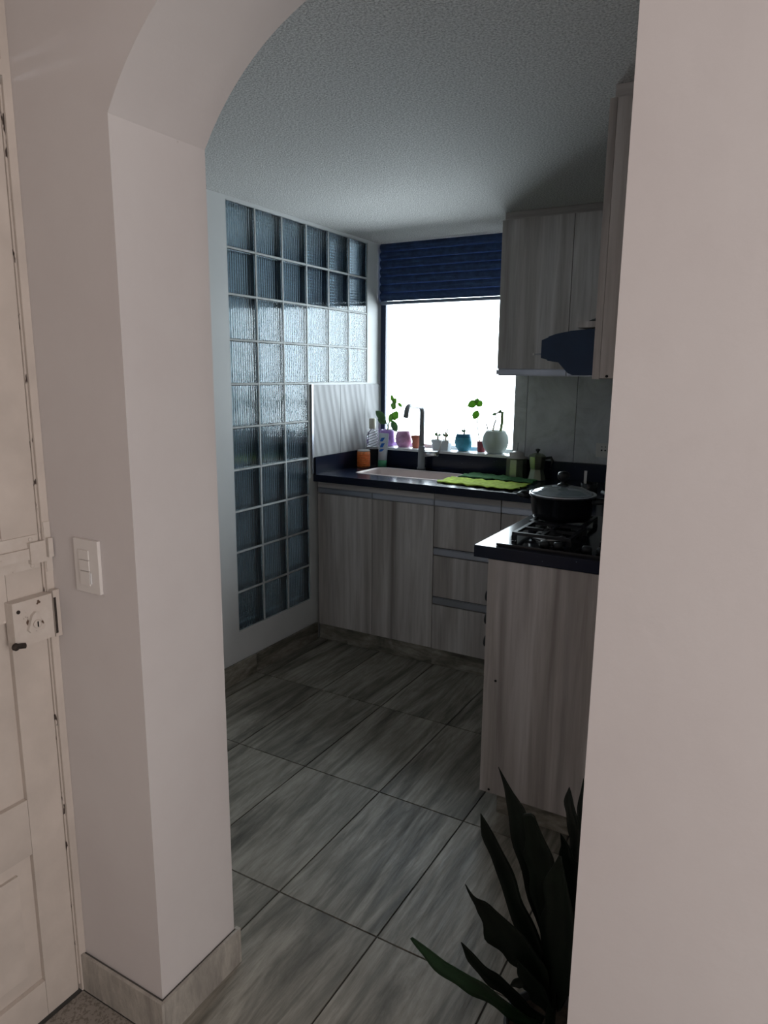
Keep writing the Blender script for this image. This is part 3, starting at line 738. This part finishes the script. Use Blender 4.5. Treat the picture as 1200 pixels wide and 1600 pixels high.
# bottles in the left corner
bt = thing('dish_soap', 'orange dish soap jar standing left of the sink', 'soap', (.075, 1.00, .957))
c0 = (.078, 1.03, 0)
obj('jar_body', lathe(mb(), [(.035, .9578), (.039, .962), (.039, 1.045), (.036, 1.052)], 28, c0), 'orange_label', bt)
for k in range(7):
    obj('ribs', lathe(mb(), [(.0392, .968+k*.0105), (.0405, .9705+k*.0105), (.0392, .973+k*.0105)], 28, c0), 'orange_bright', bt)
obj('lid', lathe(mb(), [(.037, 1.0525), (.038, 1.056), (.036, 1.060)], 28, c0), 'pale_lid', bt)
pb = thing('pump_bottle', 'clear striped bottle with cream cap behind the orange soap jar', 'bottle', (.095, 1.145, .957))
c0 = (.078, 1.13, 0)
bo = obj('bottle_body', lathe(mb(), [(.030, .9578), (.033, .963), (.033, 1.13), (.028, 1.155), (.012, 1.170), (.012, 1.178)], 28, c0), 'clear_plastic', pb)
for k in range(6):
    zz = 1.06+k*.016
    obj('stripe', tube(mb(), [(c0[0]+.0338*math.cos(a), c0[1]+.0338*math.sin(a), zz+.012*(a+PI*.75)) for a in [-PI*.85+PI*.15*q for q in range(8)]], .0016, 5), 'stripe_dark', bo)
obj('cap', lathe(mb(), [(.019, 1.1785), (.020, 1.185), (.020, 1.235), (.016, 1.240)], 20, c0), 'cap_cream', pb)
tb = thing('soap_pouch', 'white refill tube with blue lettering and green base', 'tube', (.16, 1.13, .957))
def tube_shape(z0, z1, mat, name, w0, w1, d0, d1, xo=0, parent=None, y=1.125):
    bm = mb(); n = 20; R_ = []
    for z, w_, d_ in ((z0, w0, d0), ((z0+z1)/2, (w0+w1)/2, (d0+d1)/2), (z1, w1, d1)):
        R_.append([bm.verts.new((.150+xo+(z-.957)*.05+w_*math.cos(2*PI*i/n), y+d_*math.sin(2*PI*i/n), z)) for i in range(n)])
    for a, b_ in zip(R_, R_[1:]):
        for i in range(n):
            f = bm.faces.new((a[i], a[(i+1)%n], b_[(i+1)%n], b_[i])); f.smooth = True
    bm.faces.new(R_[0][::-1]); bm.faces.new(R_[-1])
    return obj(name, bm, mat, parent)
tube_shape(.9578, .995, 'tube_green', 'base', .028, .028, .022, .019, parent=tb)
tube_shape(.9955, 1.155, 'tube_white', 'tube_body', .028, .034, .019, .003, parent=tb)
for z0, z1, dx in ((1.105, 1.130, 0), (1.07, 1.098, .002), (1.045, 1.063, -.002)):
    bm = mb()
    zz = (z0+z1)/2; yf = 1.125-(.019-(zz-.9955)*.1)-.0008
    prism(bm, [(.142+dx, z0), (.158+dx, z0+.003), (.170+dx, z1-.004), (.172+dx, z1), (.150+dx, z1-.002), (.140+dx, z0+.008)], yf-.001, yf, 'y')
    obj('blue_mark', bm, 'tube_blue', tb)

# ---------------------------------------------------------------- sill plants
ZS = 1.063
def round_pot(x, y, r, h, mat, neck=.72, foot=.55, rimmat=None):
    return lathe(mb(), [(r*foot, ZS), (r*(foot+.08), ZS+.002), (r*.88, ZS+h*.25), (r, ZS+h*.5), (r*.93, ZS+h*.78), (r*neck, ZS+h*.97), (r*neck, ZS+h), (r*(neck-.08), ZS+h), (r*(neck-.08), ZS+h*.9)], 32, (x, y, 0))
def leafm(bm, base_, tip, w_, droop=0.0, n=6, twist=0):
    b0, t0 = Vector(base_), Vector(tip); d = t0-b0; side = d.cross(Vector((0, -1, .35))).normalized() if d.length else Vector((1, 0, 0))
    nrm = side.cross(d).normalized(); rows = []
    for i in range(n+1):
        u = i/n; ww = w_*math.sin(PI*min(1, .06+u*.94))**.8*.5; p = b0+d*u+Vector((0, 0, -droop*u*u))
        rows.append([bm.verts.new(p-side*ww), bm.verts.new(p-nrm*.12*ww), bm.verts.new(p+side*ww)])
    for a, b_ in zip(rows, rows[1:]):
        for k in (0, 1):
            f = bm.faces.new((a[k], a[k+1], b_[k+1], b_[k])); f.smooth = True
def leafobj(parent, leaves, mat):
    for base_, tip, w_ in leaves:
        bm = mb(); leafm(bm, base_, tip, w_*1.3); o = obj('leaf', bm, mat, parent); md = o.modifiers.new('thickness', 'SOLIDIFY'); md.thickness = .0008
def plant_thing(name, label, x, y, cat='potted plant'): return thing(name, label, cat, (x, y, ZS), 'pots and plants on the window sill')
# purple pot with the leafy plant
x, y = .095, 1.285
t_ = plant_thing('potted_plant', 'leafy green plant in a lavender pot at the left end of the sill', x, y)
obj('pot', lathe(mb(), [(.034, ZS), (.040, ZS+.004), (.046, ZS+.05), (.046, ZS+.09), (.043, ZS+.100), (.038, ZS+.100), (.038, ZS+.088)], 32, (x, y, 0)), 'purple_glaze', t_)
obj('soil', lathe(mb(), [(.0375, ZS+.083), (.0375, ZS+.089)], 24, (x, y, 0)), 'soil', t_)
bm = mb(); tube(bm, [(x, y, ZS+.088), (x+.005, y, ZS+.13), (x+.03, y, ZS+.19), (x+.035, y, ZS+.27)], .004, 6, taper=.7); tube(bm, [(x+.002, y, ZS+.12), (x-.02, y, ZS+.16)], .0022, 6)
tube(bm, [(x+.02, y, ZS+.165), (x+.10, y+.01, ZS+.155), (x+.185, y-.002, ZS+.105)], .0028, 6)
obj('stem', bm, 'stem_green', t_)
leafobj(t_, [((x+.03, y, ZS+.20), (x+.085, y-.02, ZS+.175), .045), ((x+.01, y, ZS+.15), (x+.045, y-.02, ZS+.20), .032), ((x+.035, y, ZS+.225), (x+.05, y-.01, ZS+.27), .034), ((x+.035, y, ZS+.25), (x+.062, y-.01, ZS+.295), .028),
  ((x+.035, y, ZS+.27), (x+.03, y-.01, ZS+.315), .018), ((x+.07, y, ZS+.265), (x+.105, y-.01, ZS+.24), .016)], 'fresh_leaf')
leafobj(t_, [((x+.03, y, ZS+.155), (x+.08, y-.025, ZS+.09), .034), ((x-.02, y, ZS+.16), (x-.07, y-.03, ZS+.215), .035), ((x-.01, y, ZS+.14), (x-.055, y-.03, ZS+.165), .03)], 'dull_leaf')
# mauve pot
x, y = .208, 1.285
t_ = plant_thing('flower_pot', 'round mauve glazed pot beside the lavender one', x, y, 'pot')
obj('pot_body', round_pot(x, y, .052, .095, 'mauve', .78), 'mauve_glaze', t_)
obj('soil', lathe(mb(), [(.034, ZS+.080), (.034, ZS+.085)], 24, (x, y, 0)), 'soil', t_)
# terracotta small
x, y = .298, 1.275
t_ = plant_thing('terracotta_pot', 'small orange terracotta pot left of the faucet', x, y, 'pot')
obj('pot_body', lathe(mb(), [(.019, ZS), (.021, ZS+.002), (.026, ZS+.058), (.029, ZS+.060), (.029, ZS+.075), (.026, ZS+.075), (.024, ZS+.062)], 24, (x, y, 0)), 'terracotta', t_)
obj('soil', lathe(mb(), [(.0235, ZS+.058), (.0235, ZS+.063)], 20, (x, y, 0)), 'soil', t_)
# two white square planters
def sq_pot(x, y, s, h):
    bm = mb()
    def ring(s_, z): return [bm.verts.new((x+a*s_, y+b_*s_, z)) for a, b_ in ((-1,-1),(1,-1),(1,1),(-1,1))]
    rs = [ring(s*.78, ZS), ring(s*.93, ZS+h*.75), ring(s*.93, ZS+h*.76), ring(s*1.05, ZS+h*.76), ring(s*1.05, ZS+h), ring(s*.9, ZS+h), ring(s*.85, ZS+h*.85)]
    for a, b_ in zip(rs, rs[1:]):
        for i in range(4): bm.faces.new((a[i], a[(i+1)%4], b_[(i+1)%4], b_[i]))
    bm.faces.new(rs[0][::-1]); bm.faces.new(rs[-1]); return bevel(bm, .001, 1)
for (x, y, s, h, lab, sp_) in ((.437, 1.285, .028, .058, 'smaller white square pot with a dry sprout beside the faucet', [(-.004, .05), (.012, .035)]), (.497, 1.270, .031, .058, 'white square pot with a forked cactus cutting left of the blue pot', [(-.003, .075), (.006, .07)])):
    t_ = plant_thing('square_planter', lab, x, y)
    obj('pot', sq_pot(x, y, s, h), 'white_ceramic', t_)
    bm = mb()
    for dx, hh in sp_: tube(bm, [(x, y, ZS+h*.86), (x+dx*.5, y, ZS+h+hh*.5), (x+dx*2.2, y, ZS+h+hh)], .0045, 6, taper=.6)
    obj('stem', bm, 'dry_stem', t_)
    leafobj(t_, [((x-.004, y, ZS+h+.02), (x-.018, y-.005, ZS+h+.040), .012), ((x+.004, y, ZS+h+.02), (x+.018, y-.005, ZS+h+.036), .012)], 'dull_leaf')
# blue pot
x, y = .604, 1.285
t_ = plant_thing('blue_pot', 'glossy turquoise round pot with a small dry sprig', x, y)
p_ = obj('pot', round_pot(x, y, .0525, .100, '', .76, .5), 'blue_glaze', t_)
obj('rim_band', lathe(mb(), [(.0482, ZS+.0805), (.0470, ZS+.0830), (.0425, ZS+.0975), (.0400, ZS+.1005)], 32, (x, y, 0)), 'blue_rim', p_)
obj('soil', lathe(mb(), [(.033, ZS+.083), (.033, ZS+.089)], 24, (x, y, 0)), 'soil', t_)
bm = mb(); tube(bm, [(x, y, ZS+.088), (x+.002, y, ZS+.12), (x+.004, y, ZS+.145)], .0045, 6, taper=.5)
obj('stem', bm, 'dry_stem', t_)
leafobj(t_, [((x, y, ZS+.11), (x-.014, y-.006, ZS+.125), .010), ((x, y, ZS+.11), (x+.014, y-.006, ZS+.122), .010), ((x, y, ZS+.10), (x+.012, y-.006, ZS+.108), .010)], 'dull_leaf')
# maroon pot with tall stem
x, y = .706, 1.305
t_ = plant_thing('maroon_pot', 'narrow maroon pot with one tall leafy stem against the window', x, y)
obj('pot', lathe(mb(), [(.019, ZS), (.021, ZS+.002), (.026, ZS+.060), (.024, ZS+.060), (.022, ZS+.05)], 24, (x, y, 0)), 'maroon_clay', t_)
bm = mb(); tube(bm, [(x-.006, y, ZS+.05), (x-.018, y, ZS+.09), (x-.030, y, ZS+.17), (x-.030, y, ZS+.24), (x-.034, y, ZS+.285)], .0034, 6, taper=.7); obj('stem', bm, 'dry_stem', t_)
leafobj(t_, [((x-.034, y, ZS+.285), (x-.085, y-.02, ZS+.258), .038), ((x-.034, y, ZS+.287), (x+.006, y-.02, ZS+.262), .032), ((x-.052, y, ZS+.29), (x-.01, y-.02, ZS+.292), .022), ((x-.030, y, ZS+.235), (x-.042, y-.02, ZS+.185), .036)], 'fresh_leaf')
# big celadon pot
x, y = .803, 1.278
t_ = plant_thing('celadon_pot', 'largest pot, round and pale grey-green, with a drooping plant', x, y)
obj('pot', round_pot(x, y, .076, .128, '', .74, .5), 'celadon', t_)
obj('soil', lathe(mb(), [(.049, ZS+.108), (.049, ZS+.114)], 24, (x, y, 0)), 'soil', t_)
bm = mb(); tube(bm, [(x-.02, y, ZS+.113), (x-.012, y, ZS+.16), (x-.002, y, ZS+.19), (x-.004, y, ZS+.225)], .0050, 6, taper=.7); tube(bm, [(x-.045, y, ZS+.113), (x-.060, y, ZS+.17)], .0035, 6)
tube(bm, [(x-.004, y, ZS+.222), (x+.02, y, ZS+.238), (x+.034, y, ZS+.225)], .0045, 6)
obj('stem', bm, 'dry_stem', t_)
obj('stem', tube(mb(), [(x+.034, y, ZS+.236), (x+.034, y, ZS+.17), (x+.026, y, ZS+.113)], .0085, 8), 'stem_green', t_)
leafobj(t_, [((x-.002, y, ZS+.225), (x-.022, y-.01, ZS+.215), .014), ((x+.010, y, ZS+.232), (x+.035, y-.01, ZS+.240), .016)], 'dull_leaf')

# ---------------------------------------------------------------- floor plant behind the archway's right edge
LEAVES=[
[(1.748, -1.098, 0.631, 0.0015), (1.778, -1.108, 0.591, 0.0143), (1.807, -1.119, 0.553, 0.0411), (1.829, -1.131, 0.51, 0.0463), (1.854, -1.143, 0.465, 0.0551), (1.88, -1.155, 0.408, 0.0511), (1.902, -1.167, 0.344, 0.0399), (1.917, -1.181, 0.278, 0.0253), (1.928, -1.197, 0.17, 0.0108)],
[(1.868, -1.232, 0.635, 0.0204), (1.882, -1.225, 0.584, 0.041), (1.897, -1.218, 0.531, 0.0568), (1.906, -1.213, 0.468, 0.0555), (1.911, -1.208, 0.399, 0.0386), (1.918, -1.203, 0.317, 0.0248), (1.928, -1.197, 0.178, 0.0108)],
[(1.742, -1.182, 0.561, 0.0022), (1.766, -1.183, 0.519, 0.0275), (1.792, -1.185, 0.476, 0.0329), (1.817, -1.186, 0.434, 0.0346), (1.836, -1.189, 0.385, 0.04), (1.861, -1.19, 0.343, 0.0399), (1.886, -1.192, 0.301, 0.0361), (1.909, -1.194, 0.242, 0.0253), (1.925, -1.198, 0.169, 0.0109)],
[(1.768, -1.32, 0.49, 0.0017), (1.78, -1.305, 0.457, 0.011), (1.8, -1.288, 0.434, 0.0311), (1.821, -1.271, 0.403, 0.0592), (1.845, -1.253, 0.364, 0.0807), (1.87, -1.235, 0.32, 0.0743), (1.896, -1.217, 0.268, 0.0499), (1.921, -1.198, 0.176, 0.0109)],
[(1.672, -1.365, 0.357, 0.007), (1.699, -1.343, 0.322, 0.0281), (1.728, -1.321, 0.285, 0.0372), (1.765, -1.297, 0.25, 0.041), (1.802, -1.273, 0.218, 0.0377), (1.837, -1.249, 0.181, 0.0343), (1.875, -1.225, 0.141, 0.0291), (1.907, -1.202, 0.12, 0.0146)],
[(1.733, -1.246, 0.279, 0.0022), (1.756, -1.24, 0.253, 0.0203), (1.786, -1.233, 0.223, 0.0276), (1.819, -1.224, 0.202, 0.0312), (1.852, -1.216, 0.177, 0.0275), (1.884, -1.208, 0.148, 0.0238), (1.913, -1.201, 0.135, 0.0146)],
[(1.905, -1.079, 0.621, 0.0015), (1.913, -1.097, 0.598, 0.0189), (1.927, -1.115, 0.572, 0.0223), (1.942, -1.131, 0.54, 0.0267), (1.946, -1.151, 0.494, 0.0283), (1.943, -1.172, 0.407, 0.0283), (1.937, -1.194, 0.194, 0.0108)],
[(1.92, -1.013, 0.611, 0.0015), (1.931, -1.057, 0.572, 0.0148), (1.946, -1.099, 0.521, 0.0218), (1.955, -1.143, 0.432, 0.0286), (1.944, -1.193, 0.196, 0.0108)],
[(1.915, -1.169, 0.567, 0.0018), (1.928, -1.172, 0.545, 0.0175), (1.938, -1.176, 0.519, 0.0314), (1.95, -1.179, 0.495, 0.0417), (1.95, -1.185, 0.419, 0.042), (1.94, -1.194, 0.195, 0.0108)],
[(1.954, -1.314, 0.624, 0.0063), (1.951, -1.29, 0.549, 0.0419), (1.956, -1.264, 0.461, 0.0629), (1.951, -1.24, 0.363, 0.0648), (1.946, -1.217, 0.272, 0.0526), (1.935, -1.195, 0.172, 0.0144)],
[(1.951, -1.15, 0.475, 0.0071), (1.95, -1.16, 0.422, 0.0532), (1.947, -1.171, 0.347, 0.0713), (1.947, -1.182, 0.272, 0.0644), (1.938, -1.194, 0.173, 0.0144)],
[(1.825, -1.171, 0.149, 0.003), (1.846, -1.179, 0.175, 0.0157), (1.867, -1.186, 0.191, 0.0185), (1.892, -1.193, 0.19, 0.0165), (1.921, -1.198, 0.168, 0.0091)],
[(1.86, -1.245, 0.296, 0.0035), (1.879, -1.232, 0.264, 0.032), (1.899, -1.22, 0.23, 0.0429), (1.912, -1.208, 0.193, 0.0396), (1.926, -1.197, 0.156, 0.0145)],
]

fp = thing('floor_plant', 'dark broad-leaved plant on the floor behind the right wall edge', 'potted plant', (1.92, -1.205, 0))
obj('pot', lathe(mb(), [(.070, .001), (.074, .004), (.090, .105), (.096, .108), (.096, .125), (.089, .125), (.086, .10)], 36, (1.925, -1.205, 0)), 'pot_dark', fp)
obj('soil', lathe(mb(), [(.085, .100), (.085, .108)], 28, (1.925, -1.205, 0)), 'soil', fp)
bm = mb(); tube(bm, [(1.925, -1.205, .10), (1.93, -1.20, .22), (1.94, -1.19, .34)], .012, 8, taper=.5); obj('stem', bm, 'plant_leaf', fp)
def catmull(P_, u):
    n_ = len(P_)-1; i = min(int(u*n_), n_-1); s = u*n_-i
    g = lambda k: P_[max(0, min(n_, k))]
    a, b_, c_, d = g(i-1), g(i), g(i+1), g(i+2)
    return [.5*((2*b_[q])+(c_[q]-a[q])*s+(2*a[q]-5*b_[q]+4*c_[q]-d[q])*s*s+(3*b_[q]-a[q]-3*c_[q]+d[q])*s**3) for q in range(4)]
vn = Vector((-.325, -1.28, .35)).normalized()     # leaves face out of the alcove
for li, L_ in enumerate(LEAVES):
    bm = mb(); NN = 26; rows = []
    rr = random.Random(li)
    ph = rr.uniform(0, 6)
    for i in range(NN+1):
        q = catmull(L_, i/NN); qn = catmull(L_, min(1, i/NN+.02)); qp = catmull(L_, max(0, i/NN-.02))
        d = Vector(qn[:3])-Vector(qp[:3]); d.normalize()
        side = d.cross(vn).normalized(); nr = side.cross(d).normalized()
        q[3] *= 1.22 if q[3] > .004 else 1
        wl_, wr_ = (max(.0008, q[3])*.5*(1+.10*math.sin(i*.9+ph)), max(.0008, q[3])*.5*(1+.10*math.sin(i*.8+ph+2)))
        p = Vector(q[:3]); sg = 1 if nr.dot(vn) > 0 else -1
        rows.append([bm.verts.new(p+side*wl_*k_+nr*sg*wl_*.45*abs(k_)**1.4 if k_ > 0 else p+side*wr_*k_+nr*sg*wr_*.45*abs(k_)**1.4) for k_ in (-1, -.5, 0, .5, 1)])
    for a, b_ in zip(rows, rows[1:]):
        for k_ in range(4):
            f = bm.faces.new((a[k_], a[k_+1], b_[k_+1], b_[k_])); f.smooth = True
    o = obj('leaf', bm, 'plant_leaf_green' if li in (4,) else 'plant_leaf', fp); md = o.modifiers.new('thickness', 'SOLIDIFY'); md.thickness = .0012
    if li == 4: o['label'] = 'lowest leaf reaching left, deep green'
